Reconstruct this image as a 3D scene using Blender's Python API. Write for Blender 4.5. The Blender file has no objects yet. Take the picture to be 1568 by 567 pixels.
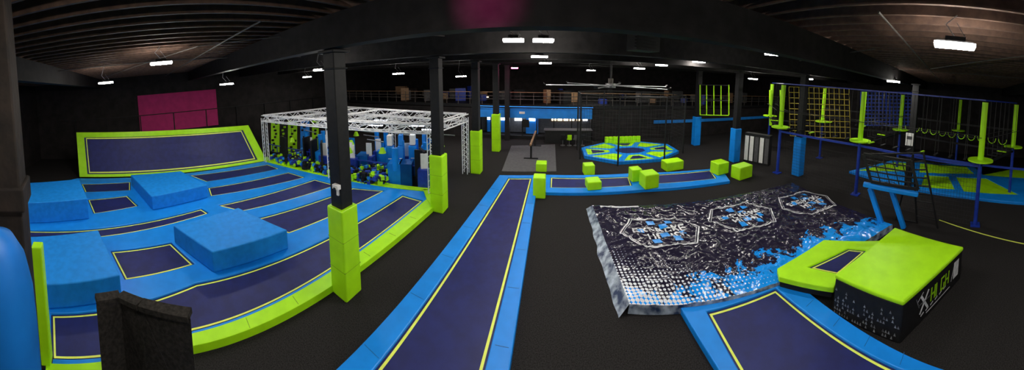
import bpy, bmesh, math, random
from mathutils import Vector, Matrix, noise
random.seed(7)
# ------------------------------------------------------------------ camera (cylindrical panorama, as the phone took it)
F=400.0; CX=784.0; Y0=147.0; PITCH=math.radians(5); YAW=math.radians(9.4); H=6.0
cd=bpy.data.cameras.new('panorama_camera'); cam=bpy.data.objects.new('panorama_camera',cd)
bpy.context.scene.collection.objects.link(cam); bpy.context.scene.camera=cam
cd.type='PANO'; cd.panorama_type='CENTRAL_CYLINDRICAL'
cd.central_cylindrical_range_u_min=-CX/F; cd.central_cylindrical_range_u_max=CX/F
cd.central_cylindrical_range_v_min=-(567-Y0)/F; cd.central_cylindrical_range_v_max=Y0/F
cd.central_cylindrical_radius=1.0; cd.clip_start=.05; cd.clip_end=300
cam.location=(0,0,H); cam.rotation_euler=(math.pi/2-PITCH,0,YAW)
# back-projection helpers: image pixel coordinates through the estimated camera -> metres in the hall
cy,sy,cp,sp=math.cos(YAW),math.sin(YAW),math.cos(PITCH),math.sin(PITCH)
def ray(x,y):
    t=(x-CX)/F; v=(Y0-y)/F
    X=math.sin(t); Y=math.cos(t)*cp+v*sp; Z=-math.cos(t)*sp+v*cp
    return Vector((X*cy-Y*sy, X*sy+Y*cy, Z))
def G(x,y,z=0.0):
    d=ray(x,y); t=(z-H)/d.z
    return Vector((d.x*t,d.y*t,z))
def D(x,y,dist):
    d=ray(x,y); t=dist/math.hypot(d.x,d.y)
    return Vector((d.x*t,d.y*t,H+d.z*t))
def dist(p): return math.hypot(p[0],p[1])
def GG(l,z=0.0): return [G(x,y,z) for x,y in l]
# ------------------------------------------------------------------ materials
def newmat(name):
    m=bpy.data.materials.new(name); m.use_nodes=True; nt=m.node_tree
    return m,nt,nt.nodes['Principled BSDF']
def pmat(name,c,c2=None,rough=.5,scale=8,bump=0,metal=0,detail=4,spec=.5,bscale=None):
    m,nt,b=newmat(name); N=nt.nodes; L=nt.links
    if c2 is None: c2=tuple(k*.82 for k in c)
    tc=N.new('ShaderNodeTexCoord'); n=N.new('ShaderNodeTexNoise'); n.inputs['Scale'].default_value=scale; n.inputs['Detail'].default_value=detail
    L.new(tc.outputs['Object'],n.inputs['Vector'])
    r=N.new('ShaderNodeValToRGB'); r.color_ramp.elements[0].position=.35; r.color_ramp.elements[1].position=.65
    r.color_ramp.elements[0].color=(*c2,1); r.color_ramp.elements[1].color=(*c,1)
    L.new(n.outputs['Fac'],r.inputs['Fac']); L.new(r.outputs['Color'],b.inputs['Base Color'])
    b.inputs['Roughness'].default_value=rough; b.inputs['Metallic'].default_value=metal
    b.inputs['Specular IOR Level'].default_value=spec
    if bump:
        n2=N.new('ShaderNodeTexNoise'); n2.inputs['Scale'].default_value=bscale or scale*2; L.new(tc.outputs['Object'],n2.inputs['Vector'])
        bp=N.new('ShaderNodeBump'); bp.inputs['Strength'].default_value=bump; bp.inputs['Distance'].default_value=.02
        L.new(n2.outputs['Fac'],bp.inputs['Height']); L.new(bp.outputs['Normal'],b.inputs['Normal'])
    return m
def emat(name,c,s):
    m,nt,b=newmat(name); b.inputs['Base Color'].default_value=(*c,1)
    b.inputs['Emission Color'].default_value=(*c,1); b.inputs['Emission Strength'].default_value=s; return m
BLUE=pmat('blue_vinyl',(.004,.245,.80),(.003,.215,.72),.45,2.5,.12,spec=.35)
BLUE2=pmat('blue_foam_vinyl',(.006,.25,.78),(.004,.21,.68),.6,5,.2,spec=.3,bscale=9)
BLUE3=pmat('dark_blue_vinyl',(.003,.10,.36),(.002,.075,.28),.5,2.5,.12,spec=.2)
GREEN=pmat('lime_vinyl',(.42,.86,.008),(.37,.78,.006),.45,2.5,.12,spec=.3)
SEAM=pmat('seam_blue_stitch',(.004,.10,.35),(.003,.08,.3),.6,5)  # dark blue stitching between the blue pads
SEAMG=pmat('seam_green_stitch',(.13,.30,.006),(.1,.25,.005),.6,5)
NAVY=pmat('navy_jump_mat',(.012,.018,.125),(.010,.013,.088),.55,3,.1,spec=.35)
YEL=pmat('yellow_line',(.78,.88,.14),(.70,.80,.10),.6,6)
CARPET=pmat('black_carpet',(.029,.027,.027),(.011,.010,.010),.95,38,.5,detail=10,spec=.12,bscale=90)
GREYMAT=pmat('grey_mat',(.085,.085,.09),(.065,.065,.07),.8,6)
BLACK=pmat('black_paint',(.010,.010,.011),(.006,.006,.007),.6,6,spec=.3)
WALLB=pmat('black_wall',(.024,.020,.021),(.013,.012,.012),.8,1.5,.1,spec=.2)
WOOD=pmat('ceiling_joist_wood',(.13,.072,.048),(.075,.040,.028),.8,5,.1)
DECK=pmat('ceiling_deck_wood',(.050,.028,.021),(.03,.017,.013),.85,3)
GIRD=pmat('girder_dark_paint',(.020,.018,.018),(.012,.011,.011),.75,3,.1,spec=.2)
STEEL=pmat('white_truss_paint',(.80,.80,.82),(.68,.69,.72),.4,8)
WHITE=pmat('white_paint',(.80,.80,.78),(.72,.72,.70),.6,4)
CHROME=pmat('grey_metal',(.35,.35,.36),(.25,.25,.26),.35,6,metal=.8)
COND=pmat('conduit_dull_metal',(.10,.085,.075),(.06,.05,.045),.7,6)
MAG=pmat('magenta_wall_paint',(.52,.022,.17),(.42,.018,.14),.8,2)
BLUEW=pmat('blue_wall_paint',(.010,.25,.80),(.008,.21,.68),.6,2)
DKBLUE=pmat('navy_steel_paint',(.012,.045,.38),(.010,.03,.28),.4,5)
NET=pmat('black_netting',(.02,.02,.022),(.015,.015,.016),.8,5)
YNET=pmat('yellow_rope',(.45,.36,.04),(.36,.28,.03),.8,9)
BNET=pmat('blue_rope',(.03,.07,.42),(.02,.05,.34),.8,9)
ORANGE=pmat('tan_wood',(.34,.20,.11),(.26,.15,.07),.6,5)
TIMBER=pmat('dark_timber',(.020,.014,.011),(.009,.007,.006),.8,4,.4,spec=.2)
CARPW=pmat('dark_carpeted_panel',(.034,.030,.026),(.016,.014,.012),.9,14,.4,spec=.15)
LAMP=emat('lamp_lens_glow',(1,.95,.87),160)
LAMPP=emat('lamp_magenta_glow',(1,.12,.35),45)
WARM=emat('warm_room_glow',(1,.72,.42),6.0)
SCREEN=emat('lit_menu_screen',(.80,.87,1),7)
WASHB=emat('blue_led_strip',(.03,.30,1),1.2)  # glow of the added bar that brightens the reception fascia
# ------------------------------------------------------------------ mesh builder
def area2(p): return sum(p[i][0]*p[(i+1)%len(p)][1]-p[(i+1)%len(p)][0]*p[i][1] for i in range(len(p)))
def ccw(p):
    p=[Vector((q[0],q[1],q[2] if len(q)>2 else 0)) for q in p]
    return p if area2(p)>0 else p[::-1]
def inset(poly,d):
    p=ccw(poly); n=len(p); out=[]
    for i in range(n):
        a,b,c=p[i-1],p[i],p[(i+1)%n]
        e1=Vector((b.x-a.x,b.y-a.y)).normalized(); e2=Vector((c.x-b.x,c.y-b.y)).normalized()
        n1=Vector((-e1.y,e1.x)); n2=Vector((-e2.y,e2.x)); s=n1+n2
        k=d*2/max(.4,s.length_squared); out.append(Vector((b.x+s.x*k,b.y+s.y*k,b.z)))
    return out
class MB:
    def __init__(s): s.v=[];s.f=[];s.m=[];s.mats=[]
    def mi(s,mat):
        if mat not in s.mats: s.mats.append(mat)
        return s.mats.index(mat)
    def add(s,vs,fs,mat):
        o=len(s.v); s.v+= [tuple(v) for v in vs]; k=s.mi(mat)
        for f in fs: s.f.append(tuple(i+o for i in f)); s.m.append(k)
    def prism(s,poly,z0,z1,mat,top=None):
        p=ccw(poly); n=len(p)
        vs=[(q.x,q.y,z0) for q in p]+[(q.x,q.y,z1) for q in p]
        s.add(vs,[tuple(range(n-1,-1,-1))]+[(i,(i+1)%n,n+(i+1)%n,n+i) for i in range(n)],mat)
        s.add(vs,[tuple(range(n,2*n))],top or mat)
    def hexa(s,b,t,mat):
        b=list(b);t=list(t); s.add(b+t,[(3,2,1,0),(4,5,6,7),(0,1,5,4),(1,2,6,5),(2,3,7,6),(3,0,4,7)],mat)
    def box(s,c,size,mat,rz=0):
        hx,hy,hz=[k/2 for k in size]; ca,sa=math.cos(rz),math.sin(rz)
        q=[(-hx,-hy),(hx,-hy),(hx,hy),(-hx,hy)]
        r=[(c[0]+x*ca-y*sa,c[1]+x*sa+y*ca) for x,y in q]
        s.hexa([(x,y,c[2]-hz) for x,y in r],[(x,y,c[2]+hz) for x,y in r],mat)
    def bar(s,p,q,w,h,mat):
        p=Vector(p);q=Vector(q);d=(q-p)
        if d.length<1e-6:return
        d.normalize(); up=Vector((0,0,1)) if abs(d.z)<.95 else Vector((0,1,0))
        a=d.cross(up).normalized()*w/2; b=a.cross(d).normalized()*h/2
        s.hexa([p-a-b,p+a-b,p+a+b,p-a+b],[q-a-b,q+a-b,q+a+b,q-a+b],mat)
    def tube(s,p,q,r,mat,n=8,r2=None,cap=True):
        p=Vector(p);q=Vector(q);d=q-p
        if d.length<1e-6:return
        d.normalize(); up=Vector((0,0,1)) if abs(d.z)<.95 else Vector((0,1,0))
        a=d.cross(up).normalized(); b=a.cross(d).normalized(); r2=r if r2 is None else r2
        vs=[p+(a*math.cos(2*math.pi*i/n)+b*math.sin(2*math.pi*i/n))*r for i in range(n)]
        vs+=[q+(a*math.cos(2*math.pi*i/n)+b*math.sin(2*math.pi*i/n))*r2 for i in range(n)]
        fs=[(i,(i+1)%n,n+(i+1)%n,n+i) for i in range(n)]
        if cap: fs+=[tuple(range(n-1,-1,-1)),tuple(range(n,2*n))]
        s.add(vs,fs,mat)
    def ringstripe(s,poly,d0,d1,z,mat):
        a=inset(poly,d0); b=inset(poly,d1); n=len(a)
        vs=[(q.x,q.y,z) for q in a]+[(q.x,q.y,z) for q in b]
        s.add(vs,[(i,(i+1)%n,n+(i+1)%n,n+i) for i in range(n)],mat)
    def slab(s,outer,holes,z0,z1,mat):
        outer=ccw(outer); holes=[ccw(h) for h in holes]
        bm=bmesh.new(); es=[]
        for L in [outer]+holes:
            vs=[bm.verts.new((q.x,q.y,z1)) for q in L]
            for i in range(len(vs)): es.append(bm.edges.new((vs[i],vs[(i+1)%len(vs)])))
        bmesh.ops.triangle_fill(bm,use_beauty=True,use_dissolve=False,edges=es)
        bm.verts.index_update(); bm.normal_update()
        fs=[]
        for f in bm.faces:
            ids=[v.index for v in f.verts]
            fs.append(tuple(ids) if f.normal.z>0 else tuple(ids[::-1]))
        s.add([v.co.copy() for v in bm.verts],fs,mat); bm.free()
        for k,L in enumerate([outer]+holes):
            n=len(L); vs=[(q.x,q.y,z0) for q in L]+[(q.x,q.y,z1) for q in L]
            q=[(i,(i+1)%n,n+(i+1)%n,n+i) for i in range(n)]
            if k: q=[f[::-1] for f in q]
            s.add(vs,q,mat)
    def finish(s,name,parent=None,bevel=0,smooth=False,seg=2):
        me=bpy.data.meshes.new(name); me.from_pydata(s.v,[],s.f)
        for m in s.mats: me.materials.append(m)
        me.polygons.foreach_set('material_index',s.m)
        bm=bmesh.new(); bm.from_mesh(me)
        bmesh.ops.remove_doubles(bm,verts=bm.verts,dist=.0004)
        if bevel: bmesh.ops.recalc_face_normals(bm,faces=bm.faces)
        bm.to_mesh(me); bm.free()
        if smooth: me.polygons.foreach_set('use_smooth',[True]*len(me.polygons))
        ob=bpy.data.objects.new(name,me); bpy.context.scene.collection.objects.link(ob)
        if parent: ob.parent=parent
        if bevel:
            b=ob.modifiers.new('bevel','BEVEL'); b.width=bevel; b.segments=seg; b.limit_method='ANGLE'; b.angle_limit=math.radians(35)
        return ob
def empty(name,loc=(0,0,0)):
    e=bpy.data.objects.new(name,None); bpy.context.scene.collection.objects.link(e); return e
# ------------------------------------------------------------------ room shell
W,E,S,N=-25.0,29.0,-11.0,34.0; CE=7.9
def shell(name,c,size,mat):
    b=MB(); b.box(c,size,mat); return b.finish(name)
shell('floor',((W+E)/2,(S+N)/2,-.1),(E-W,N-S,.2),CARPET)
shell('ceiling',((W+E)/2,(S+N)/2,CE+.1),(E-W,N-S,.2),DECK)
shell('wall_west',(W-.1,(S+N)/2,CE/2),(.2,N-S,CE),WALLB)
shell('wall_east',(E+.1,(S+N)/2,CE/2),(.2,N-S,CE),WALLB)
shell('wall_south',((W+E)/2,S-.1,CE/2),(E-W,.2,CE),WALLB)
shell('wall_north',((W+E)/2,N+.1,CE/2),(E-W,.2,CE),WALLB)
b=MB(); x=W+.3
while x<E:
    b.box((x,(S+N)/2,CE-.16),(.07,N-S,.32),WOOD); x+=.62
b.finish('ceiling_joists')
for n in [-4.2,4.5,9.8,14.3,19.1,24.0,29.0]:
    b=MB(); b.box(((W+E)/2,n,7.17),(E-W,.30,.82),GIRD); b.box(((W+E)/2,n,6.79),(E-W,.42,.07),GIRD); b.finish('ceiling_girder')
b=MB()
for p,q in [((-20,-3,7.4),(-9,2,7.45)),((-9,2,7.45),(-4,9,7.4)),((5,-3,7.4),(14,2,7.5)),((8,3,7.4),(12,9,7.4)),((-12,-6,7.4),(-13,9,7.4)),((13,-8,7.4),(15,6,7.4)),((-6,5,7.4),(7,5.5,7.4)),((-24,2,7.3),(-5,2.5,7.3)),((4,1.5,7.3),(28,2.4,7.3))]:
    b.tube(p,q,.02,COND,6)
b.finish('ceiling_conduit')
def onW(x,y):
    d=ray(x,y); t=(W+.0)/d.x; return Vector((W,d.y*t,H+d.z*t))
a=onW(215,201); c=onW(330,139)
b=MB(); b.box((W+.06,(a.y+c.y)/2,(a.z+c.z)/2),(.1,abs(c.y-a.y),abs(c.z-a.z)+.3),MAG); b.finish('magenta_wall_panel')
b=MB()
for k in range(9):
    y=-7+k*3.2; b.box((W+.08,y,1.9),(.12,.10,3.8),BLACK)
b.box((W+.08,6,3.8),(.1,30,.08),BLACK); b.finish('wall_battens')
b=MB(); a=onW(42,200); b.box((W+.07,a.y,3.0),(.1,.4,6.0),BLUEW); b.finish('blue_wall_stripe')
# ------------------------------------------------------------------ lamps
def lamp(x,y,d,double=False,mat=None):
    p=D(x,y,d); e=empty('ceiling_lamp'); rz=math.atan2(p.y,p.x)-math.pi/2
    for k in ((-.45,.45) if double else (0,)):
        ca,sa=math.cos(rz),math.sin(rz); px,py=p.x+k*ca,p.y+k*sa; w=.62 if double else .78
        b=MB(); b.box((px,py,p.z),(w,.36,.07),mat or LAMP,rz); b.finish('lens',e,.01)
        b=MB(); b.box((px,py,p.z+.05),(w*.9,.32,.03),BLACK,rz); b.box((px,py,p.z+.11),(w*.5,.2,.1),BLACK,rz); b.finish('housing',e)
        b=MB()
        b.tube((px,py,p.z+.15),(px-.2*ca,py-.2*sa,p.z+.4),.012,CHROME,5)
        b.tube((px-.2*ca,py-.2*sa,p.z+.4),(px,py,7.6),.012,CHROME,5)
        b.tube((px+.2*ca,py+.2*sa,p.z+.15),(px,py,p.z+.45),.008,CHROME,5); b.finish('hanger',e)
for t in [(247,97,9.5),(162,127,14),(347,129,15),(492,107,13),(610,113,18),(826,87,12.5),(835,97,17),(979,105,19),(1013,100,17.5),(1070,95,16),
          (1188,83,9.2),(1462,70,5.0),(1237,121,20),(1368,125,16),(1153,121,22),(706,117,20),(1290,108,24),(905,108,24),(470,118,24)]:
    lamp(*t)
lamp(809,62,8.0,True)
for p in [(-6,-6,7.0),(5,-6.5,7.0),(12,-8.5,7.0),(-10,-9,7.0),(-1.5,.5,7.3)]:  # lamps added out of view to light the foreground
    e=empty('ceiling_lamp'); b=MB(); b.box(p,(.74,.34,.06),LAMP); b.finish('lens',e)
    b=MB(); b.box((p[0],p[1],p[2]+.05),(.7,.32,.035),BLACK); b.tube((p[0],p[1],p[2]+.05),(p[0],p[1],7.6),.015,CHROME,5); b.finish('housing',e)
p=D(788,105,22); e=empty('stage_light'); b=MB(); b.tube((p.x,p.y,p.z),(p.x,p.y,p.z+.08),.28,LAMPP,16); b.finish('lens',e)
b=MB(); b.tube((p.x,p.y,p.z+.08),(p.x,p.y,p.z+.4),.3,BLACK,16,.15); b.tube((p.x,p.y,p.z+.4),(p.x,p.y,7.6),.02,BLACK,5); b.finish('can',e)
# magenta stage can hanging from the joists, aimed at the first girder
e=empty('stage_light'); p=Vector((-1.25,2.9,7.15)); tgt=Vector((-1.15,4.35,7.2)); dd=(tgt-p).normalized()
b=MB(); b.tube(p-dd*.3,p,.09,BLACK,16,.11,cap=False); b.tube(p-dd*.34,p-dd*.3,.07,BLACK,12,.09); b.bar(p-dd*.15+Vector((0,0,.1)),p-dd*.15+Vector((0,0,.42)),.04,.04,BLACK); b.finish('can',e)
ld=bpy.data.lights.new('magenta_beam','SPOT'); ld.energy=170; ld.color=(1,.08,.40); ld.spot_size=math.radians(60); ld.spot_blend=1; ld.shadow_soft_size=.05
lo=bpy.data.objects.new('magenta_beam',ld); bpy.context.scene.collection.objects.link(lo); lo.location=p; lo.rotation_euler=dd.to_track_quat('-Z','Y').to_euler(); lo.parent=e
# ------------------------------------------------------------------ columns
def column(x,y,wrap,wh=2.52,z1=6.75,ww=.61,extra=False):
    p=G(x,y); e=empty('padded_column')
    b=MB(); w=.42; b.box((p.x,p.y,z1/2),(w,w,z1),BLACK)
    b.box((p.x,p.y,z1-.06),(.62,.62,.08),BLACK); b.box((p.x,p.y,z1-.5),(.5,.5,.05),BLACK)
    b.finish('steel_post',e,.02)
    if wrap:
        b=MB(); b.box((p.x,p.y,wh/2),(ww,ww,wh),wrap); b.finish('pad_wrap',e,.05,seg=3)
        b=MB()
        for zz in (wh*.33,wh*.66): b.box((p.x,p.y,zz),(ww+.004,ww+.004,.008),SEAMG if wrap is GREEN else SEAM)
        b.finish('wrap_seams',e)
    if extra:
        b=MB(); b.box((p.x+.12,p.y-.27,3.15),(.22,.12,.12),WHITE); b.tube((p.x+.12,p.y-.33,3.13),(p.x+.12,p.y-.36,3.11),.04,BLACK,10); b.box((p.x+.12,p.y-.23,3.0),(.08,.05,.2),WHITE); b.finish('camera_unit',e,.01)
    return e,p
for x,y,wm,h in [(531,446,GREEN,2.52),(673,321,GREEN,2.52),(730,264,GREEN,2.6),(760,231,GREEN,2.9),(777,214,None,0),
             (1221,268,BLUE,2.6),(1124,247,BLUE,2.5),(1065,222,BLUE,2.6),(1390,287,None,0)]:
    e,p=column(x,y,wm,h,extra=(x==531))
    if x==1390:
        b=MB(); zz=D(1374,211,dist(p)).z; b.box((p.x-.24,p.y+.12,zz),(.04,.5,.8),WHITE); b.box((p.x-.265,p.y+.12,zz+.1),(.01,.34,.2),GREYMAT); b.finish('posted_sign',e)
# ------------------------------------------------------------------ trampoline helpers
def bed(e,poly,z,line=.05,off=.05,idx=0):
    b=MB(); b.prism(inset(poly,-.02),z-.02,z,NAVY); b.ringstripe(poly,off,off+line,z+.006,YEL); return b.finish('jump_bed_%d'%idx,e)
def seams(b,p,q,w,z,n,mat=SEAM):
    p=Vector(p);q=Vector(q); d=(q-p).normalized(); a=Vector((-d.y,d.x,0))*w/2
    for i in range(1,n):
        c=p.lerp(q,i/n); c.z=z; b.bar(c-a,c+a,.012,.004,mat)
# ------------------------------------------------------------------ left trampoline court
ct=empty('trampoline_court'); T=.16
outer=GG([(659,310),(510,422),(296,520),(70,566),(14,480),(14,296),(118,273),(405,247),(655,291)],T)
beds=[[(79,549),(296,506),(505,413),(648,307),(616,298),(505,362),(300,433),(78,480)],
      [(169,384),(262,371),(298,404),(191,428)],
      [(30,352),(308,319),(320,326),(30,366)],
      [(134,305),(195,299),(212,315),(143,327)],
      [(124,281),(200,278),(200,291),(130,294)],
      [(290,268),(410,251),(428,258),(316,278)],
      [(318,287),(442,263),(468,271),(322,300)],
      [(333,314),(482,274),(516,283),(370,323)],
      [(388,335),(540,287),(590,291),(442,357)]]
bp=[GG(q,T) for q in beds]
b=MB(); b.slab(outer,bp,0,T,BLUE); b.finish('blue_pads',ct,.03)
for i,q in enumerate(bp): bed(ct,[Vector((v.x,v.y,0)) for v in q],T-.05,idx=i+1)
b=MB(); b.prism(GG([(663,318),(296,530),(70,576),(70,556),(296,510),(653,305)],T+.04),0,T+.04,GREEN)
b.prism(GG([(663,318),(653,304),(648,290),(664,289)],T+.04),0,T+.04,GREEN)
b.prism(GG([(664,289),(408,240),(404,246),(648,292)],T+.04),0,T+.04,GREEN)
b.finish('green_border_pads',ct,.03)
b=MB(); A=G(296,520,T+.04); B=G(658,312,T+.04); seams(b,A,B,.3,T+.041,7,SEAMG); b.finish('pad_seams',ct)
def P4(bl,br,tr,tl):
    return lambda u,v: bl.lerp(br,u).lerp(tl.lerp(tr,u),v)
bl=G(122,271,T); br=G(408,246,T)
tl=D(117,203,dist(bl)+1.3); tr=D(380,192,dist(br)+1.0)
f=P4(bl,br,tr,tl)
wt=empty('wall_trampoline')
nrm=((br-bl).cross(tl-bl)).normalized()
if nrm.dot(-bl)<0: nrm=-nrm
def panel(b,f,u0,u1,v0,v1,t0,t1,mat):
    q=[f(u0,v0),f(u1,v0),f(u1,v1),f(u0,v1)]
    b.hexa([p+nrm*t0 for p in q],[p+nrm*t1 for p in q],mat)
b=MB(); panel(b,f,.0,1,.0,.06,-.15,.03,GREEN); panel(b,f,0,1,.88,1,-.15,.03,GREEN); panel(b,f,0,.045,.06,.88,-.15,.03,GREEN); panel(b,f,.955,1,.06,.88,-.15,.03,GREEN)
b.finish('green_frame_pads',wt,.03)
b=MB(); panel(b,f,.045,.955,.06,.88,-.1,-.04,NAVY)
for a in [(.055,.945,.085,.11),(.055,.945,.845,.87),(.055,.06,.085,.87),(.94,.945,.085,.87)]: panel(b,f,*a,-.04,-.03,YEL)
b.finish('jump_bed',wt)
b=MB()
for u in [0,.25,.5,.75,1]:
    p=f(u,0)-nrm*.2; q=f(u,1)-nrm*.2; g=Vector((q.x,q.y,0)); b.tube((p.x,p.y,0),q,.06,BLACK); b.tube(g,q,.06,BLACK)
b.finish('steel_supports',wt)
# ------------------------------------------------------------------ foam platforms (blue boxes)
def foam(top,z,name='foam_platform_box',mat=BLUE2,z0=T):
    b=MB(); b.prism(GG(top,z),z0+.005,z,mat); b.finish(name,None,.04,seg=3)
foam([(265,345),(365,318),(440,352),(325,386)],.84)
foam([(200,268),(277,262),(317,283),(232,301)],.85)
foam([(22,281),(121,274),(134,304),(40,311)],1.15)
foam([(20,363),(150,352),(184,421),(42,436)],.85)
# ------------------------------------------------------------------ long lane and cross lane
ln=empty('trampoline_lane')
L0=G(513,567,T);L1=G(765,268,T);R0=G(780,567,T);R1=G(825,268,T)
L0=L0+(L0-L1)*.30; R0=R0+(R0-R1)*.30
bl0=G(571,567,T);bl1=G(778,272,T);br0=G(742,567,T);br1=G(815,272,T)
bl0=bl0+(bl0-bl1)*.24; br0=br0+(br0-br1)*.24
bedp=[bl0,bl1,br1,br0]
b=MB(); b.slab([L0,L1,R1,R0],[bedp],0,T,BLUE); b.finish('blue_pads',ln,.03)
bed(ln,bedp,T-.05,.065,.05)
b=MB(); seams(b,(L0+bl0)/2,(L1+bl1)/2,.42,T+.001,8); seams(b,(R0+br0)/2,(R1+br1)/2,.30,T+.001,8); b.finish('pad_seams',ln)
cl=empty('cross_trampoline_lane')
out=GG([(829,294),(985,290),(1118,277),(1104,257),(970,265),(827,267)],T)
h1=GG([(842,287),(843,271),(963,270),(968,284)],T); h2=GG([(1006,281),(1000,267),(1088,260),(1098,273)],T)
b=MB(); b.slab(out,[h1,h2],0,T,BLUE); b.finish('blue_pads',cl,.03)
bed(cl,h1,T-.05,.05,.04,1); bed(cl,h2,T-.05,.05,.04,2)
for x,y,w,h,zb in [(829,264,18,17,0),(826,305,21,43,0),(901,269,18,20,0),(908,292,24,17,T),(972,279,18,25,T),(993,290,26,29,T),(1029,262,33,18,0),(1101,268,24,23,T),(1135,275,31,25,0)]:
    p=G(x,y,zb); d=dist(p); ww=w*d/F*.95; hh=h*d/F*.80; dirn=Vector((p.x,p.y,0)).normalized(); dd=min(ww,.8); c=p+dirn*dd*.5
    b=MB(); b.box((c.x,c.y,zb+hh/2+.004),(ww,dd,hh),GREEN,.0 if x<850 else .1)
    b.finish('green_foam_block',None,.05,seg=3)
# ------------------------------------------------------------------ airbag
AZ=.34
TL,TR,BR,BL=G(907,312,AZ),G(1213,278,AZ),G(1367,341,AZ),G(964,461,AZ)
LU=((TR-TL).length+(BR-BL).length)/2; LV=((BL-TL).length+(BR-TR).length)/2
def wr(x,y):
    a=noise.noise(Vector((x*.8,y*1.4,3)))*.07
    r=1-abs(noise.noise(Vector((x*1.5+y*.8,y*2.2-x*.5,7))))*2
    r2=1-abs(noise.noise(Vector((x*4.0,y*3.0+x,1))))*2
    return a+max(0,r)**4*.07+max(0,r2)**3*.03
def AB(u,v,off=0):
    p=TL.lerp(TR,u).lerp(BL.lerp(BR,u),v)
    e=max(0,min(u,1-u,v,1-v)); k=min(1,e*9)
    z=AZ-.08*(1-k)**2+.06*math.sin(math.pi*min(1,max(0,u)))*math.sin(math.pi*min(1,max(0,v)))+(wr(p.x,p.y)-.04)*(.35+.65*k)
    return Vector((p.x,p.y,z+off))
m,nt,bs=newmat('airbag_printed_vinyl'); Nn=nt.nodes; Lk=nt.links
uv=Nn.new('ShaderNodeUVMap'); sep=Nn.new('ShaderNodeSeparateXYZ'); Lk.new(uv.outputs[0],sep.inputs[0])
def M(op,a,b=None,c=None,clamp=False):
    n=Nn.new('ShaderNodeMath'); n.operation=op; n.use_clamp=clamp
    for i,k in enumerate((a,b,c)):
        if k is None: continue
        if isinstance(k,(int,float)): n.inputs[i].default_value=k
        else: Lk.new(k,n.inputs[i])
    return n.outputs[0]
U=sep.outputs['X']; V=sep.outputs['Y']
mp=Nn.new('ShaderNodeMapping'); Lk.new(uv.outputs[0],mp.inputs[0]); mp.inputs['Scale'].default_value=(LU,LV,1)
def NZ(sc,det=4,ro=.5,di=0):
    n=Nn.new('ShaderNodeTexNoise'); n.inputs['Scale'].default_value=sc; n.inputs['Detail'].default_value=det; n.inputs['Roughness'].default_value=ro; n.inputs['Distortion'].default_value=di; Lk.new(mp.outputs[0],n.inputs[0]); return n.outputs['Fac']
n1=NZ(1.5,10,.75,.5)
band=M('SUBTRACT',V,M('ADD',.76,M('MULTIPLY',M('ABSOLUTE',M('SUBTRACT',U,.68)),.28)))
blu=M('GREATER_THAN',M('ADD',n1,M('MULTIPLY',band,1.0)),.53)
vd=Nn.new('ShaderNodeTexVoronoi'); vd.inputs['Scale'].default_value=8.0; vd.inputs['Randomness'].default_value=0.0; Lk.new(mp.outputs[0],vd.inputs[0])
amt=M('MULTIPLY',M('SUBTRACT',V,M('ADD',.50,M('MULTIPLY',U,1.0))),1.2)
rad=M('ADD',amt,M('MULTIPLY',M('SUBTRACT',NZ(.9),.5),.6))
dots=M('LESS_THAN',vd.outputs['Distance'],M('MINIMUM',rad,.46))
wsp=M('GREATER_THAN',M('ADD',NZ(5,8,.8),M('MULTIPLY',M('SUBTRACT',V,.8),.3)),.71)
def mix(fac,c1,c2):
    n=Nn.new('ShaderNodeMix'); n.data_type='RGBA'; Lk.new(fac,n.inputs[0])
    for i,c in ((6,c1),(7,c2)):
        if isinstance(c,tuple): n.inputs[i].default_value=(*c,1)
        else: Lk.new(c,n.inputs[i])
    return n.outputs[2]
base=mix(n1,(.009,.007,.020),(.022,.019,.042))
c1=mix(blu,base,(.008,.28,.86)); c2=mix(M('MULTIPLY',wsp,M('GREATER_THAN',V,.66)),c1,(.5,.70,.88)); c3=mix(dots,c2,(.70,.74,.80))
Lk.new(c3,bs.inputs['Base Color']); bs.inputs['Roughness'].default_value=.18; bs.inputs['Specular IOR Level'].default_value=.5
bn=Nn.new('ShaderNodeBump'); bn.inputs['Strength'].default_value=.45; bn.inputs['Distance'].default_value=.04
Lk.new(NZ(2.6,4,.5,1.2),bn.inputs['Height']); Lk.new(bn.outputs[0],bs.inputs['Normal'])
AIR=m
ab=empty('stunt_airbag')
NU,NV=220,140; vs=[];uvs=[];fs=[]
for j in range(NV+1):
    for i in range(NU+1):
        u=i/NU; v=j/NV; vs.append(AB(u,v)); uvs.append((u,v))
for j in range(NV):
    for i in range(NU):
        a=j*(NU+1)+i; fs.append((a,a+NU+1,a+NU+2,a+1))
me=bpy.data.meshes.new('inflated_top'); me.from_pydata(vs,[],fs); ul=me.uv_layers.new(name='UVMap')
for lp in me.loops: ul.data[lp.index].uv=uvs[lp.vertex_index]
me.materials.append(AIR); me.polygons.foreach_set('use_smooth',[True]*len(me.polygons))
ob=bpy.data.objects.new('inflated_top',me); bpy.context.scene.collection.objects.link(ob); ob.parent=ab
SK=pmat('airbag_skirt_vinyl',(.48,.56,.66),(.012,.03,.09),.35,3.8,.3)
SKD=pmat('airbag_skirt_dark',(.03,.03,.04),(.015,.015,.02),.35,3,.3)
b=MB(); cen=(TL+TR+BR+BL)/4
def skirt(f,n,mat,outw):
    for i in range(n):
        a=f(i/n); c=f((i+1)/n)
        def o(p):
            d=Vector((p.x-cen.x,p.y-cen.y,0)).normalized()*outw*(1+.25*noise.noise(p*2)); return Vector((p.x+d.x,p.y+d.y,.01))
        b.add([a,c,o(c),o(a)],[(0,1,2,3)],mat)
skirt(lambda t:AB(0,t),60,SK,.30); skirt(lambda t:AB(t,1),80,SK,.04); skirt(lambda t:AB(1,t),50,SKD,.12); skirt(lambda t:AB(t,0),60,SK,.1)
b.finish('side_skirt',ab,smooth=True)
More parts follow.
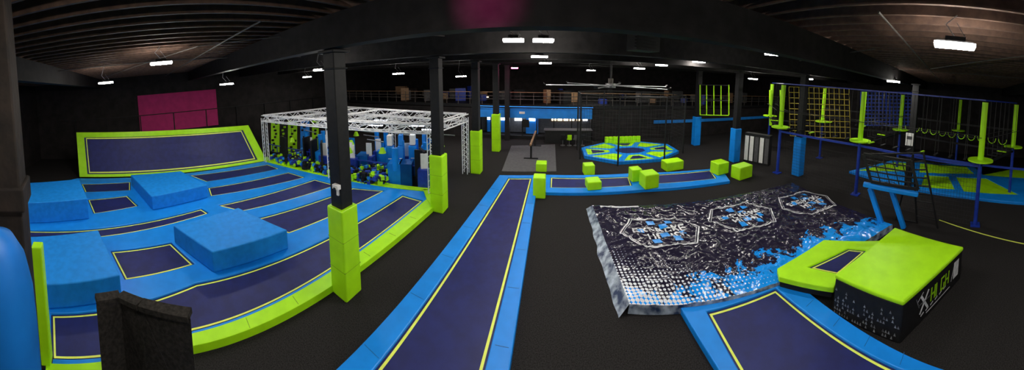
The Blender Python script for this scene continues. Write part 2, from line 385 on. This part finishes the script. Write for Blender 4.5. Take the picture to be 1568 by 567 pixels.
def uvof(P):
    u=v=.5
    for _ in range(30):
        p=AB(u,v); du=AB(u+.01,v)-p; dv=AB(u,v+.01)-p; r=Vector((P.x-p.x,P.y-p.y))
        a,b_,c,d=du.x/.01,dv.x/.01,du.y/.01,dv.y/.01; det=a*d-b_*c
        u+=(r.x*d-r.y*b_)/det; v+=(a*r.y-c*r.x)/det
    return u,v
PW=pmat('white_print',(.78,.80,.83),(.55,.57,.60),.35,7); PB=pmat('blue_print',(.01,.30,.88),(.01,.25,.75),.35,7)
def decal(b,u0,v0,poly,mat,off=.02):
    b.add([AB(u0+x/LU,v0+y/LV,off) for x,y in poly],[tuple(range(len(poly)))],mat)
def strip(b,u0,v0,p,q,w,mat,n=10,off=.02,jag=0):
    for i in range(n):
        a=(p[0]+(q[0]-p[0])*i/n,p[1]+(q[1]-p[1])*i/n); c=(p[0]+(q[0]-p[0])*(i+1)/n,p[1]+(q[1]-p[1])*(i+1)/n)
        dx,dy=q[0]-p[0],q[1]-p[1]; l=math.hypot(dx,dy); nx,ny=-dy/l*w/2,dx/l*w/2
        decal(b,u0,v0,[(a[0]-nx,a[1]-ny),(c[0]-nx,c[1]-ny),(c[0]+nx,c[1]+ny),(a[0]+nx,a[1]+ny)],mat,off)
for k,(lx,ly,sc) in enumerate([(1013,354,1.0),(1137,331,1.0),(1236,308,1.0)]):
    u0,v0=uvof(G(lx,ly,AZ+.05)); b=MB(); s=sc
    hx=[(-1.5,0),(-.9,-.95),(.85,-1.0),(1.45,-.05),(.9,.95),(-.85,1.0)]
    for i in range(6):
        p=hx[i];q=hx[(i+1)%6]; strip(b,u0,v0,(p[0]*s,p[1]*s),(q[0]*s,q[1]*s),.05,PW,20)
        strip(b,u0,v0,(p[0]*s*.93,p[1]*s*.93),(q[0]*s*.94,q[1]*s*.94),.02,PW,20)
    def st(x0,y0,x1,y1,w=.07,mt=PW,o=.022): strip(b,u0,v0,(x0*s,y0*s),(x1*s,y1*s),w,mt,3,o)
    for (x,y,w,h) in [(-.35,-.75,.28,.28),(.02,-.45,.28,.28),(.35,-.75,.25,.22),(-.12,.1,.3,.3),(.25,.42,.28,.28),(-.5,.45,.28,.28),(.62,.05,.2,.25),(-.85,-.2,.22,.24)]:
        decal(b,u0,v0,[(x*s,y*s),((x+w)*s,y*s),((x+w)*s,(y+h)*s),(x*s,(y+h)*s)],PB,.026)
    x=-1.0
    for ch in range(7):
        w=.2; y0,y1=-.30,.02
        st(x,y0,x,y1,.06)
        if ch%2==0: st(x,y0,x+w,y0,.06); st(x,y1,x+w,y1,.06); st(x,(y0+y1)/2,x+w,(y0+y1)/2,.06)
        else: st(x,y0,x+w,y1,.06); st(x+w,y0,x,y1,.06)
        x+=.29
    x=-.55
    for ch in range(4):
        w=.2; y0,y1=.12,.42
        st(x,y0,x,y1,.07); st(x+w,y0,x+w,y1,.07); st(x,(y0 if ch%2 else (y0+y1)/2),x+w,(y0 if ch%2 else (y0+y1)/2),.07); x+=.33
    b.finish('printed_logo_%d'%(k+1),ab)
b=MB(); strip(b,0,0,(.3,.2),(1.9,.2),.2,PW,10); b.finish('printed_label',ab)
# ------------------------------------------------------------------ right front trampoline
rt=empty('runup_trampoline')
out=GG([(1036,461),(1168,418),(1216,430),(1478,575),(1500,640),(1150,640)],T)
h=GG([(1082,477),(1188,441),(1402,575),(1385,632),(1170,632)],T)
b=MB(); b.slab(out,[h],0,T,BLUE); b.finish('blue_pads',rt,.03); bed(rt,h,T-.05,.055,.05)
b=MB(); seams(b,G(1205,437,T),G(1440,570,T),.3,T+.001,5); b.finish('pad_seams',rt)
gt=empty('green_framed_trampoline'); z=.5
out=GG([(1190,411),(1262,367),(1352,368),(1346,383),(1284,424),(1277,441),(1193,424)],z); h=GG([(1237,409),(1299,380),(1327,383),(1284,419)],z)
b=MB(); b.slab(out,[h],z-.14,z,GREEN); b.finish('green_pads',gt,.03)
b=MB(); b.prism(inset(out,.06),T+.01,z-.13,BLACK); b.finish('frame_base',gt)
b=MB(); b.prism(inset(h,-.01),z-.12,z-.05,NAVY); b.ringstripe(h,.05,.09,z-.042,YEL); b.finish('jump_bed',gt)
# ------------------------------------------------------------------ landing box with green top
lb=empty('landing_box'); z=1.06
top=GG([(1278,420),(1370,348),(1476,378),(1384,462)],z)
b=MB(); b.prism(inset(top,.02),0,z-.12,BLACK); b.finish('black_body',lb,.03)
b=MB(); b.prism(top,z-.13,z,GREEN); b.finish('green_top_pad',lb,.05,seg=3)
def side(pa,pb):
    a=Vector((pa.x,pa.y,0)); c=Vector((pb.x,pb.y,0)); nn=(c-a).normalized(); o=Vector((nn.y,-nn.x,0))
    mid=(a+c)/2; ctr=sum(top,Vector())/4
    if o.dot(Vector((mid.x-ctr.x,mid.y-ctr.y,0)))<0:o=-o
    L=(c-a).length
    def g(u,v,off=.0):
        p=a+nn*u+o*(-.012+off); return Vector((p.x,p.y,v))
    return g,L
PG=pmat('lime_print',(.35,.75,.01),(.28,.6,.01),.4,5); PGR=pmat('grey_print',(.30,.32,.34),(.06,.06,.07),.5,9)
b=MB()
g,L=side(top[3],top[2])
def gs(x0,y0,x1,y1,w,mat,off=.01):
    dx,dy=x1-x0,y1-y0; l=math.hypot(dx,dy); nx,ny=-dy/l*w/2,dx/l*w/2
    b.add([g(x0-nx,y0-ny,off),g(x1-nx,y1-ny,off),g(x1+nx,y1+ny,off),g(x0+nx,y0+ny,off)],[(0,1,2,3)],mat)
cx=L*.5
for k in range(6):
    gs(cx-.75+.22*k,.22+.02*k,cx-.62+.22*k,.26+.02*k,.04,PW)
gs(cx-.8,.78,cx-.45,.3,.07,PW);gs(cx-.45,.78,cx-.8,.3,.07,PW);gs(cx-.9,.56,cx-.35,.56,.03,PGR);gs(cx-.95,.68,cx-.7,.84,.025,PW)
for i,x in enumerate([cx-.3,cx-.05,cx+.2,cx+.45]):
    gs(x,.36,x,.74,.06,PG)
    if i in(0,3): gs(x+.17,.36,x+.17,.74,.06,PG); gs(x,.54,x+.17,.54,.06,PG)
    if i==2: gs(x,.38,x+.17,.38,.06,PG); gs(x,.72,x+.17,.72,.06,PG); gs(x+.16,.38,x+.16,.54,.06,PG)
gs(cx-.85,.5,cx-1.0,.8,.03,PGR); gs(cx+.8,.3,cx+.95,.75,.03,PW); gs(cx-.5,.16,cx+.75,.18,.03,PW)
gs(L-.45,.30,L-.45,.82,.32,PW)
g,L2=side(top[0],top[3])
for i in range(26):
    for j in range(7):
        r=random.random(); x=.06+i*.075; y=.06+j*.10
        if r<.85*(1-j/8)*(1-i/34) and x<L2-.1: b.add([g(x,y,.01),g(x+.06,y,.01),g(x+.03,y+.08,.01)],[(0,1,2)],PGR)
b.finish('side_print',lb)
# ------------------------------------------------------------------ dunk hoop stand
ds=empty('dunk_hoop_stand')
b=MB()
for xx in (1352,1384):
    q=G(xx,350); t_=D(xx-20,288,dist(q)+.2); b.bar((q.x,q.y,0),t_,.22,.22,BLUE)
b.bar(D(1322,282,11.4),D(1406,298,11.4),.2,.2,BLUE); b.finish('padded_arms',ds,.04)
b=MB(); q=[D(1322,236,11.4),D(1395,247,11.6),D(1406,290,11.6),D(1334,278,11.4)]
for i in range(4): b.bar(q[i],q[(i+1)%4],.12,.12,BLACK)
for t_ in (.2,.4,.6,.8):
    b.bar(q[0].lerp(q[3],t_),q[1].lerp(q[2],t_),.05,.05,BLACK); b.bar(q[0].lerp(q[1],t_),q[3].lerp(q[2],t_),.04,.04,BLACK)
b.finish('backboard_frame',ds)
b=MB(); l0,l1=D(1398,236,11.9),D(1414,234,11.9); m0,m1=G(1404,342),G(1436,350)
b.tube(l0,m0,.05,BLACK);b.tube(l1,m1,.05,BLACK);b.tube(D(1322,236,11.4),l1,.04,BLACK)
for i in range(1,9): b.tube(l0.lerp(m0,i/9),l1.lerp(m1,i/9),.035,BLACK)
m2=G(1372,336); b.tube(l0,m2,.04,BLACK); b.tube(m2+Vector((0,0,.04)),m0+Vector((0,0,.04)),.04,BLACK); b.finish('ladder_frame',ds)
b=MB(); c=(q[0]+q[1]+q[2]+q[3])/4; dr=Vector((-c.x,-c.y,0)).normalized()
for i in range(20):
    a1,a2=2*math.pi*i/20,2*math.pi*(i+1)/20; cc=c+dr*.35+Vector((0,0,-.4))
    b.tube(cc+Vector((math.cos(a1)*.23,math.sin(a1)*.23,0)),cc+Vector((math.cos(a2)*.23,math.sin(a2)*.23,0)),.014,BLACK,5)
b.finish('hoop',ds)
def net(b,c00,c10,c11,c01,nu,nv,r,mat,n=4,diag=False):
    f=P4(c00,c10,c11,c01)
    for i in range(nu+1): b.tube(f(i/nu,0),f(i/nu,1),r,mat,n,cap=False)
    for j in range(nv+1): b.tube(f(0,j/nv),f(1,j/nv),r,mat,n,cap=False)
# ------------------------------------------------------------------ ropes course (right)
rc=empty('ropes_course')
PZ=3.15; TZ=6.05
posts={'a':G(1493,345),'b':G(1310,298),'c':G(1190,265),'d':D(1546,290,17.5),'e':D(1372,270,21),'f':D(1255,240,22),'g':D(1462,262,24),'h':D(1175,235,23)}
for k in posts: posts[k].z=0
b=MB()
for k,p in posts.items():
    b.tube((p.x,p.y,0),(p.x,p.y,PZ),.10,DKBLUE,12); b.box((p.x,p.y,.03),(.45,.45,.06),DKBLUE)
for s_,t_ in ['ab','bc','ad','be','cf','de','ef','dg','eg','ch','hf']:
    p,q=posts[s_],posts[t_]
    b.bar((p.x,p.y,TZ),(q.x,q.y,TZ),.06,.06,DKBLUE)
    b.bar((p.x,p.y,PZ-.3),(q.x,q.y,PZ-.3),.10,.12,DKBLUE if s_+t_ in('ab','bc') else BLACK)
b.finish('steel_frame',rc)
b=MB()
for k,p in posts.items():
    b.tube((p.x,p.y,PZ),(p.x,p.y,TZ-.1),.15,GREEN,14)
    b.tube((p.x,p.y,PZ-.05),(p.x,p.y,PZ+.02),.62,GREEN,20)
b.finish('green_pads',rc,smooth=False)
b=MB()
for s_,t_ in ['ab','ad','be','bc','ef','de','ch']:
    p,q=posts[s_],posts[t_]; d_=(q-p).normalized(); sd=Vector((-d_.y,d_.x,0))*.35
    for sgn in (-1,1):
        o=sd*sgn; b.tube(p+o+Vector((0,0,PZ+1.1)),q+o+Vector((0,0,PZ+1.1)),.018,NET,5)
    n=int((q-p).length/.7)
    kind=(s_+t_)
    for i in range(1,n):
        c=p.lerp(q,i/n)
        if kind in('de',):
            for j in range(8):
                a1,a2=math.pi*j/8,math.pi*(j+1)/8
                b.tube(c+d_*(.28*math.cos(a1))+Vector((0,0,PZ+.4-.35*math.sin(a1))),c+d_*(.28*math.cos(a2))+Vector((0,0,PZ+.4-.35*math.sin(a2))),.025,GREEN,6)
            b.tube(c+d_*.28+Vector((0,0,PZ+.4)),c+d_*.28+Vector((0,0,TZ)),.012,NET,4,cap=False)
        else:
            b.bar(c-sd*.8+Vector((0,0,PZ)),c+sd*.8+Vector((0,0,PZ)),.12,.05,GREEN if i%4==0 else BLACK)
            for sgn in (-1,1): b.tube(c+sd*sgn*.8+Vector((0,0,PZ)),c+sd*sgn*.8+Vector((0,0,TZ)),.012,NET,4,cap=False)
b.bar(D(1400,236,13.2),D(1600,262,13.2),.09,.09,DKBLUE)
b.finish('rope_obstacles',rc)
b=MB(); net(b,D(1210,208,19),D(1302,212,19),D(1300,136,19),D(1208,133,19),12,9,.022,YNET); b.finish('yellow_cargo_net',rc)
b=MB(); net(b,D(1318,192,22),D(1396,192,22),D(1396,142,22),D(1318,140,22),14,9,.05,BNET); b.finish('blue_cargo_net',rc)
b=MB()
for x in (1072,1082,1093,1104,1116):
    b.tube(D(x,176,23),D(x,130,23),.05,GREEN,8)
for y in (130,153,176): b.tube(D(1072,y,23),D(1116,y+1,23),.04,GREEN if y==176 else NET,6)
for x in (1180,1196): b.tube(D(x,192,22),D(x,138,22),.12,GREEN,10)
b.finish('green_ladder_wall',rc)
b=MB(); net(b,G(1200,268),G(1310,300),D(1310,238,14.9),D(1200,215,17),40,12,.006,NET); p=posts['b'];q=posts['a']
net(b,p,q,q+Vector((0,0,2.8)),p+Vector((0,0,2.8)),46,14,.006,NET); b.finish('safety_netting',rc)
b=MB(); b.bar(G(1438,337),G(1580,376),.07,.012,YEL); b.finish('yellow_floor_line')
uc=empty('trampoline_court')
out=GG([(1300,262),(1372,244),(1640,256),(1640,312),(1480,301),(1405,290)],T)
hs=[GG(q,T) for q in [[(1410,286),(1416,268),(1452,270),(1462,290)],[(1476,293),(1464,271),(1510,273),(1560,298)],[(1408,264),(1409,250),(1476,252),(1492,266)],[(1505,268),(1488,253),(1560,257),(1600,274)],[(1312,261),(1371,248),(1400,250),(1398,262)]]]
b=MB(); b.slab(out,hs,0,T,BLUE); b.finish('blue_pads',uc,.03)
b=MB()
for i,q in enumerate(hs): b.prism(inset(q,-.02),T-.08,T-.03,GREEN)
b.finish('green_beds',uc)
# ------------------------------------------------------------------ lockers
lk=empty('locker_bank'); p0=G(1138,247);p1=G(1176,255); d_=(p1-p0).normalized(); Ls=(p1-p0).length
b=MB(); nrmv=Vector((-d_.y,d_.x,0)); nrmv=nrmv if nrmv.dot(p0)>0 else -nrmv
hgt=2.2; n=5
b.hexa([p0,p1,p1+nrmv*.5,p0+nrmv*.5],[v+Vector((0,0,hgt)) for v in (p0,p1,p1+nrmv*.5,p0+nrmv*.5)],BLACK); b.finish('cabinet',lk)
b=MB()
for i in range(n):
    a=p0+d_*(Ls*i/n+.05)-nrmv*.02; c=p0+d_*(Ls*(i+1)/n-.05)-nrmv*.02
    b.add([a+Vector((0,0,.15)),c+Vector((0,0,.15)),c+Vector((0,0,2.0)),a+Vector((0,0,2.0))],[(0,1,2,3)],WHITE if i in (0,1,3) else GREYMAT)
b.finish('doors',lk)
# ------------------------------------------------------------------ octagonal netted trampoline
oc=empty('octagon_trampoline_cage'); c=G(965,234); R=4.0; OZ=.22; KY=.68
def octp(r,k=8,ph=math.pi/8): return [Vector((c.x+r*math.cos(2*math.pi*i/k+ph),c.y+r*KY*math.sin(2*math.pi*i/k+ph),0)) for i in range(k)]
o=octp(R); i_=octp(1.5)
holes=[]
for k in range(8):
    a,b_,d_,e_=i_[k],i_[(k+1)%8],o[(k+1)%8],o[k]
    cc=(a+b_+d_+e_)/4; holes.append([v.lerp(cc,.25) for v in (a,b_,d_,e_)])
holes.append(octp(1.25))
b=MB(); b.slab(o,holes,0,OZ,BLUE); b.finish('blue_pads',oc,.03)
b=MB()
for k,hh in enumerate(holes[:-1]): b.prism(inset(hh,-.02),.1,OZ-.03,GREEN)
b.finish('green_panels',oc)
b=MB(); b.prism(inset(holes[-1],-.02),.1,OZ-.05,NAVY)
for k in range(8):
    a=holes[k]; b.prism([v.lerp((a[0]+a[1]+a[2]+a[3])/4,.45) for v in a],.15,OZ-.02,NAVY if k%2 else GREEN)
b.finish('jump_bed',oc)
b=MB()
for k in range(9):
    a=octp(R*.92)[1].lerp(octp(R*.92)[2],k/8) ; b.tube((a.x,a.y,OZ),(a.x,a.y,OZ+.5),.2,GREEN,10,.18)
b.finish('green_bumpers',oc)
b=MB(); o2=octp(R+.35)
for k in range(8): b.tube(o2[k],o2[k]+Vector((0,0,4.6)),.06,BLACK,8); b.tube(o2[k]+Vector((0,0,4.6)),o2[(k+1)%8]+Vector((0,0,4.6)),.05,BLACK,6)
b.finish('cage_frame',oc)
b=MB()
for k in range(8): net(b,o2[k],o2[(k+1)%8],o2[(k+1)%8]+Vector((0,0,4.6)),o2[k]+Vector((0,0,4.6)),12,16,.005,NET)
b.finish('cage_netting',oc)
# ------------------------------------------------------------------ grey mat + balance beam
b=MB(); b.prism(GG([(783,223),(850,221),(852,262),(768,262)],.05),0,.05,GREYMAT); b.finish('tumbling_mat',None,.02)
bb=empty('balance_beam'); p=G(812,248); q=G(820,222); p.z=q.z=1.15
b=MB(); b.bar(p,q,.12,.14,ORANGE); b.finish('beam',bb,.03)
b=MB()
for r_ in (.12,.88):
    s=p.lerp(q,r_); b.bar((s.x,s.y,.10),(s.x,s.y,1.08),.12,.12,BLACK); b.box((s.x,s.y,.085),(1.0,.14,.06),BLACK)
b.finish('legs',bb)
# ------------------------------------------------------------------ reception / mezzanine
NW=23.4
def onN(x,y,n0=NW):
    d=ray(x,y); t=n0/d.y; return Vector((d.x*t,n0,H+d.z*t))
xa=onN(735,180).x; xb=onN(906,180).x; zt=onN(820,167).z; zm=onN(820,180).z
mz=empty('mezzanine'); b=MB()
b.box(((W+E)/2,28.7,zt+.2),(E-W-.1,10.4,.3),BLACK); b.finish('deck',mz)
b=MB()
for zz in (.55,.85,1.2): b.bar((W+.2,NW,zt+.3+zz),(E-.2,NW,zt+.3+zz),.04,.05,ORANGE if zz==1.2 else COND)
x=W+.3
while x<E: b.bar((x,NW,zt+.35),(x,NW,zt+1.5),.05,.05,COND); x+=1.2
b.finish('railing',mz)
b=MB()
for i in range(60):
    x=random.uniform(W+3,E-4); y=random.uniform(25,32); s=random.uniform(.4,1.4)
    b.box((x,y,zt+.36+s/2),(random.uniform(.4,1.6),.6,s),random.choice([BLACK,TIMBER,ORANGE,GREYMAT,BLACK,DKBLUE,TIMBER]),random.uniform(0,1))
b.finish('arcade_cabinets_and_tables',mz)
b=MB()
for x,y in [(745,150),(790,148),(600,150),(640,148),(1010,152),(690,152),(870,152),(660,158),(560,150)]:
    p=onN(x,y,30); b.box(p,(.5,.08,.28),WARM)
b.finish('small_screens',mz)
rw=empty('reception_front')
b=MB(); b.box(((xa+xb)/2,NW-.12,(zt+zm)/2),(xb-xa,.3,zt-zm+.1),BLUEW); b.finish('blue_fascia',rw,.02)
b=MB(); b.box(((xa+xb)/2,NW-.75,zt+.28),(xb-xa,.05,.04),WASHB)  # glowing bar added to wash the fascia blue, not an actual fitting
for x in range(6):
    xx=xa+(xb-xa)*x/5; b.bar((xx,NW-.75,zt+.31),(xx,NW,zt+.33),.03,.03,BLACK)
b.finish('added_fascia_wash',rw)
b=MB(); b.box(((xa+W)/2,NW,zt/2),(xa-W,.2,zt),WALLB); b.box(((xb+E)/2,NW,zt/2),(E-xb,.2,zt),WALLB)
for x in [735,752,775,800,822,848,875,905]:
    q=onN(x,200); b.box((q.x,NW-.05,zm/2),(.10,.14,zm),BLACK)
b.box(((xa+xb)/2,NW-.05,.15),(xb-xa,.1,.3),BLACK)
b.finish('black_frames',rw)
b=MB(); b.box(((xa+xb)/2,25.6,zm/2+.1),(xb-xa+1,.1,zm),GREYMAT); b.finish('lobby_back_wall',rw)
b=MB(); q0=onN(738,190);q1=onN(772,190); b.box(((q0.x+q1.x)/2,25.3,.9),(q1.x-q0.x,.1,1.6),BLUEW)
q0=onN(802,190);q1=onN(822,190); b.box(((q0.x+q1.x)/2,25.3,.8),(q1.x-q0.x,.1,1.5),BLUEW); b.finish('lobby_blue_panels',rw)
b=MB()
for x,w in [(745,.8),(763,.9),(790,.8),(812,.6)]:
    q=onN(x,190); b.box((q.x,25.2,zm-.45),(w,.05,.42),SCREEN)
for x in (848,858,868,878,890,900): q=onN(x,190); b.box((q.x,25.5,zm-.45),(.45,.05,.36),WARM if x%20 else SCREEN)
b.finish('menu_screens',rw)
b=MB()
for x in (750,785,815,860,890): q=onN(x,190); b.box((q.x,24.5,zm-.02),(1.0,.3,.04),SCREEN)
b.finish('lobby_ceiling_lights',rw)
b=MB(); q=onN(806,183); b.box((q.x,NW-.36,q.z-.3),(.6,.05,.7),BLACK)
q=onN(800,172); b.box((q.x,NW-.29,q.z),(.5,.03,.2),WHITE)
b.finish('fascia_signs',rw)
b=MB(); a0=onN(835,210);a1=onN(902,210); cxm=(a0.x+a1.x)/2
b.box((cxm,22.4,.55),(abs(a1.x-a0.x),.7,1.1),BLACK); b.box((cxm,22.4,1.13),(abs(a1.x-a0.x)+.2,.9,.07),GREYMAT); b.finish('reception_counter',None,.02)
for x,mt in [(862,BLACK),(872,GREEN),(882,GREYMAT),(892,BLACK)]:
    q=onN(x,205,21.4); b=MB(); b.tube((q.x,21.4,.5),(q.x,21.4,.56),.22,mt,12); b.tube((q.x,21.4,0),(q.x,21.4,.5),.03,CHROME,6); b.tube((q.x,21.4,0),(q.x,21.4,.03),.2,CHROME,12); b.bar((q.x,21.2,.56),(q.x,21.15,.95),.35,.05,mt); b.finish('counter_stool')
b=MB(); a0=onN(1000,190);a1=onN(1180,190)
b.box(((a0.x+a1.x)/2,NW-.2,1.6),(a1.x-a0.x,.1,.3),BLUEW)
b.finish('blue_wall_band')
# ------------------------------------------------------------------ big ceiling fan
cf=empty('ceiling_fan'); hb=D(935,131,15.0)
b=MB()
for k in range(6):
    a=math.radians(8+60*k); p=hb+Vector((math.cos(a)*.3,math.sin(a)*.3,0)); q=hb+Vector((math.cos(a)*3.7,math.sin(a)*3.7,0)); b.bar(p,q,.18,.03,STEEL if k%3==0 else CHROME)
    b.bar(q,q+Vector((math.cos(a)*.12,math.sin(a)*.12,.1)),.18,.04,BLACK)
b.finish('blades',cf)
b=MB(); b.tube(hb-Vector((0,0,.12)),hb+Vector((0,0,.12)),.3,CHROME,16); b.tube(hb+Vector((0,0,.12)),hb+Vector((0,0,.4)),.15,COND,12); b.tube(hb,(hb.x,hb.y,7.6),.05,BLACK,8); b.finish('hub',cf)
b=MB(); p=D(985,65,9.0); b.box((p.x,p.y,p.z),(.9,.7,.6),BLACK,.2)
for i in range(5): b.box((p.x-.05,p.y-.36,p.z-.2+.1*i),(.8,.04,.03),GIRD,.2)
for sx in(-.35,.35): b.tube((p.x+sx,p.y,p.z+.3),(p.x+sx,p.y,7.6),.015,BLACK,5)
b.finish('hanging_heater')
# ------------------------------------------------------------------ ninja course with white truss
nc=empty('ninja_course'); Z=3.4
FR=G(660,197,Z);BRR=G(712,180,Z);BLL=G(520,167,Z);FL=G(404,181,Z)
def truss(b,p,q,s=.42,r=.036):
    d=(q-p).normalized(); a=Vector((-d.y,d.x,0)).normalized()*s/2; u=Vector((0,0,s/2))
    cs=[a+u,a-u,-a-u,-a+u]
    for o_ in cs: b.tube(p+o_,q+o_,r,STEEL,6)
    n=max(2,int((q-p).length/.5))
    for i in range(n):
        m0=p.lerp(q,i/n); m1=p.lerp(q,(i+1)/n)
        for k in range(4):
            o1,o2_=cs[k],cs[(k+1)%4]
            if i%2: o1,o2_=o2_,o1
            b.tube(m0+o1,m1+o2_,r*.6,STEEL,4,cap=False)
b=MB()
for p,q in [(FL,FR),(FR,BRR),(BRR,BLL),(BLL,FL)]: truss(b,p,q)
for t_ in (.2,.4,.6,.8): truss(b,FL.lerp(FR,t_),BLL.lerp(BRR,t_),.36,.028)
truss(b,FL.lerp(BLL,.5),FR.lerp(BRR,.5),.36,.028)
for p in (FL,FR,BRR,BLL,FL.lerp(FR,.5),BLL.lerp(BRR,.5)):
    for dx,dy in ((-.15,-.15),(.15,-.15),(.15,.15),(-.15,.15)): b.tube((p.x+dx,p.y+dy,0),(p.x+dx,p.y+dy,Z),.028,STEEL,6)
    zz=.2
    while zz<Z-.3:
        b.tube((p.x-.15,p.y-.15,zz),(p.x+.15,p.y-.15,zz+.3),.016,STEEL,4); b.tube((p.x+.15,p.y+.15,zz),(p.x-.15,p.y+.15,zz+.3),.016,STEEL,4); zz+=.3
b.finish('white_truss',nc)
fl=[Vector((p.x,p.y,0)) for p in (FL,FR,BRR,BLL)]
fq=P4(fl[0],fl[1],fl[2],fl[3])
b=MB()
for i in range(66):
    u,v=random.uniform(.05,.95),random.uniform(.12,.95); p=fq(u,v)
    k=i%6
    if k==0: b.tube(p+Vector((0,0,1.0)),p+Vector((0,0,2.2)),.16,BLUE,10); b.tube(p+Vector((0,0,2.2)),p+Vector((0,0,Z)),.015,BLACK,4)
    elif k==1: b.tube(p+Vector((0,0,1.6)),p+Vector((0,0,1.9)),.22,GREEN,10,.1); b.tube(p+Vector((0,0,1.9)),p+Vector((0,0,Z)),.015,BLACK,4)
    elif k==2: b.box(p+Vector((0,0,.6)),(.7,.9,1.2),BLUE if i%4 else BLUE3,.4)
    elif k==3: b.box(p+Vector((0,0,1.2)),(.12,.9,1.6),BLACK,random.random()*3)
    elif k==4: b.box(p+Vector((0,0,1.5)),(.35,.06,.8),WHITE,random.random()*.5+.3); b.box(p+Vector((0,0,.55)),(.6,.5,1.1),DKBLUE,.3)
    else: b.tube(p+Vector((-.6,0,2.4)),p+Vector((.6,0,2.4)),.03,CHROME,6); b.tube(p+Vector((-.6,0,2.4)),p+Vector((-.6,0,Z)),.01,BLACK,4); b.tube(p+Vector((.6,0,2.4)),p+Vector((.6,0,Z)),.01,BLACK,4)
b.finish('hanging_obstacles',nc)
b=MB()
for (u,v) in [(.35,.5),(.6,.45),(.8,.6),(.92,.4),(.5,.8)]:
    p=fq(u,v); b.box((p.x,p.y,Z-.35),(.9,.14,.06),SCREEN,.3); b.box((p.x,p.y,Z-.29),(.94,.18,.05),BLACK,.3)
    b.tube((p.x,p.y,Z-.27),(p.x,p.y,Z),.02,BLACK,5)
b.finish('truss_strip_lights',nc)
b=MB()
for i,(x,mt,w) in enumerate([(600,BLUE,12),(616,BLUEW,9),(634,BLUE,12),(652,BLUE,10)]):
    p=G(x,277-i*.5); p=p+Vector((p.x,p.y,0)).normalized()*.5; ww=w*dist(p)/F
    b.box((p.x,p.y,.95),(ww,.5,1.9),mt,.4); b.box((p.x,p.y,2.25),(ww*.7,.45,.6),WHITE if i%2==0 else BLUEW,.4)
    b.box((p.x,p.y,1.2),(ww*.5,.54,.05),WHITE,.4); b.box((p.x,p.y,.7),(ww*.5,.54,.05),WHITE,.4)
b.finish('padded_towers',nc,.03)
b=MB()
for x0,x1,mt in [(415,428,GREEN),(430,439,BLACK),(441,455,GREEN),(460,474,BLUEW),(478,488,GREEN)]:
    a=D(x0,232,22);c=D(x1,234,22); at=D(x0,186,22.2);c2=D(x1,187,22.2)
    b.hexa([a,c,c*1.01,a*1.01],[at,c2,c2*1.01,at*1.01],mt)
    f=P4(a,c,c2,at)
    for i in range(9):
        p=f(random.uniform(.2,.8),(i+.5)/9); pv=Vector((p.x,p.y,0)).normalized(); b.box(p-pv*.1,(.16,.16,.14),BLACK if mt is not BLACK else GREEN,random.random())
b.finish('climbing_panels',nc)
b=MB()
for i in range(1500):
    u,v=random.random()*.75,random.uniform(.03,.5)
    p=fq(u+.01,v); s=random.uniform(.12,.22)
    b.box((p.x,p.y,.15+random.random()*.5),(s,s,s),random.choice([GREEN,GREEN,BLUEW,DKBLUE,DKBLUE,BLACK,BLACK,BLACK]),random.random()*3)
b.finish('foam_cube_pit',nc)
b=MB(); f0=G(412,239);f1=G(658,284)
for i in range(24):
    a=f0.lerp(f1,i/24);c=f0.lerp(f1,(i+1)/24); b.bar(a+Vector((0,0,.22)),c+Vector((0,0,.22)),.15,.44,BLACK)
    b.tube(a,a+Vector((0,0,1.0)),.03,DKBLUE,6)
b.bar(f0+Vector((0,0,1.0)),f1+Vector((0,0,1.0)),.06,.06,DKBLUE)
b.finish('pit_barrier',nc)
# ------------------------------------------------------------------ near left foreground
b=MB(); p=D(72,555,6.0); b.box((p.x,p.y,1.47),(.26,.24,2.6),GREEN,.2); b.box((p.x,p.y,.09),(.3,.28,.16),BLACK,.2); b.finish('green_padded_post',None,.03)
pb=empty('black_padded_barrier'); b=MB()
pts=[(147,464,5.2),(184,458,5.3),(216,472,4.8),(292,489,4.3)]
pp=[D(*t) for t in pts]
for i,(a,c) in enumerate(zip(pp[:-1],pp[1:])):
    dr=Vector((a.x+c.x,a.y+c.y,0)).normalized()*.16
    b.hexa([Vector((a.x,a.y,0)),Vector((c.x,c.y,0)),Vector((c.x,c.y,0))+dr,Vector((a.x,a.y,0))+dr],[a,c,c+dr,a+dr],CARPW)
    b.bar(a+dr*.5,c+dr*.5,.22,.10,CARPW)
b.finish('panels',pb,.03)
b=MB(); p=D(-4,200,3.0); b.box((p.x,p.y,3.78),(.42,.5,7.56),TIMBER,.3); b.box((p.x,p.y,5.0),(.50,.58,.25),TIMBER,.3); b.finish('timber_post',None,.02)
b=MB(); q=D(-6,450,2.0); prof=[(0,.29),(4.35,.29),(4.65,.28),(4.87,.24),(5.02,.16),(5.08,.04)]
for (z0,r0),(z1,r1) in zip(prof[:-1],prof[1:]): b.tube((q.x,q.y,z0),(q.x,q.y,z1),r0,BLUE3,24,r1,cap=False)
b.finish('blue_padded_bollard',None,smooth=True)
# ------------------------------------------------------------------ world (dim, room is closed)
w=bpy.data.worlds.new('hall_world'); bpy.context.scene.world=w; w.use_nodes=True
w.node_tree.nodes['Background'].inputs[0].default_value=(.02,.02,.025,1); w.node_tree.nodes['Background'].inputs[1].default_value=.3
bpy.context.scene.view_settings.view_transform='Standard'
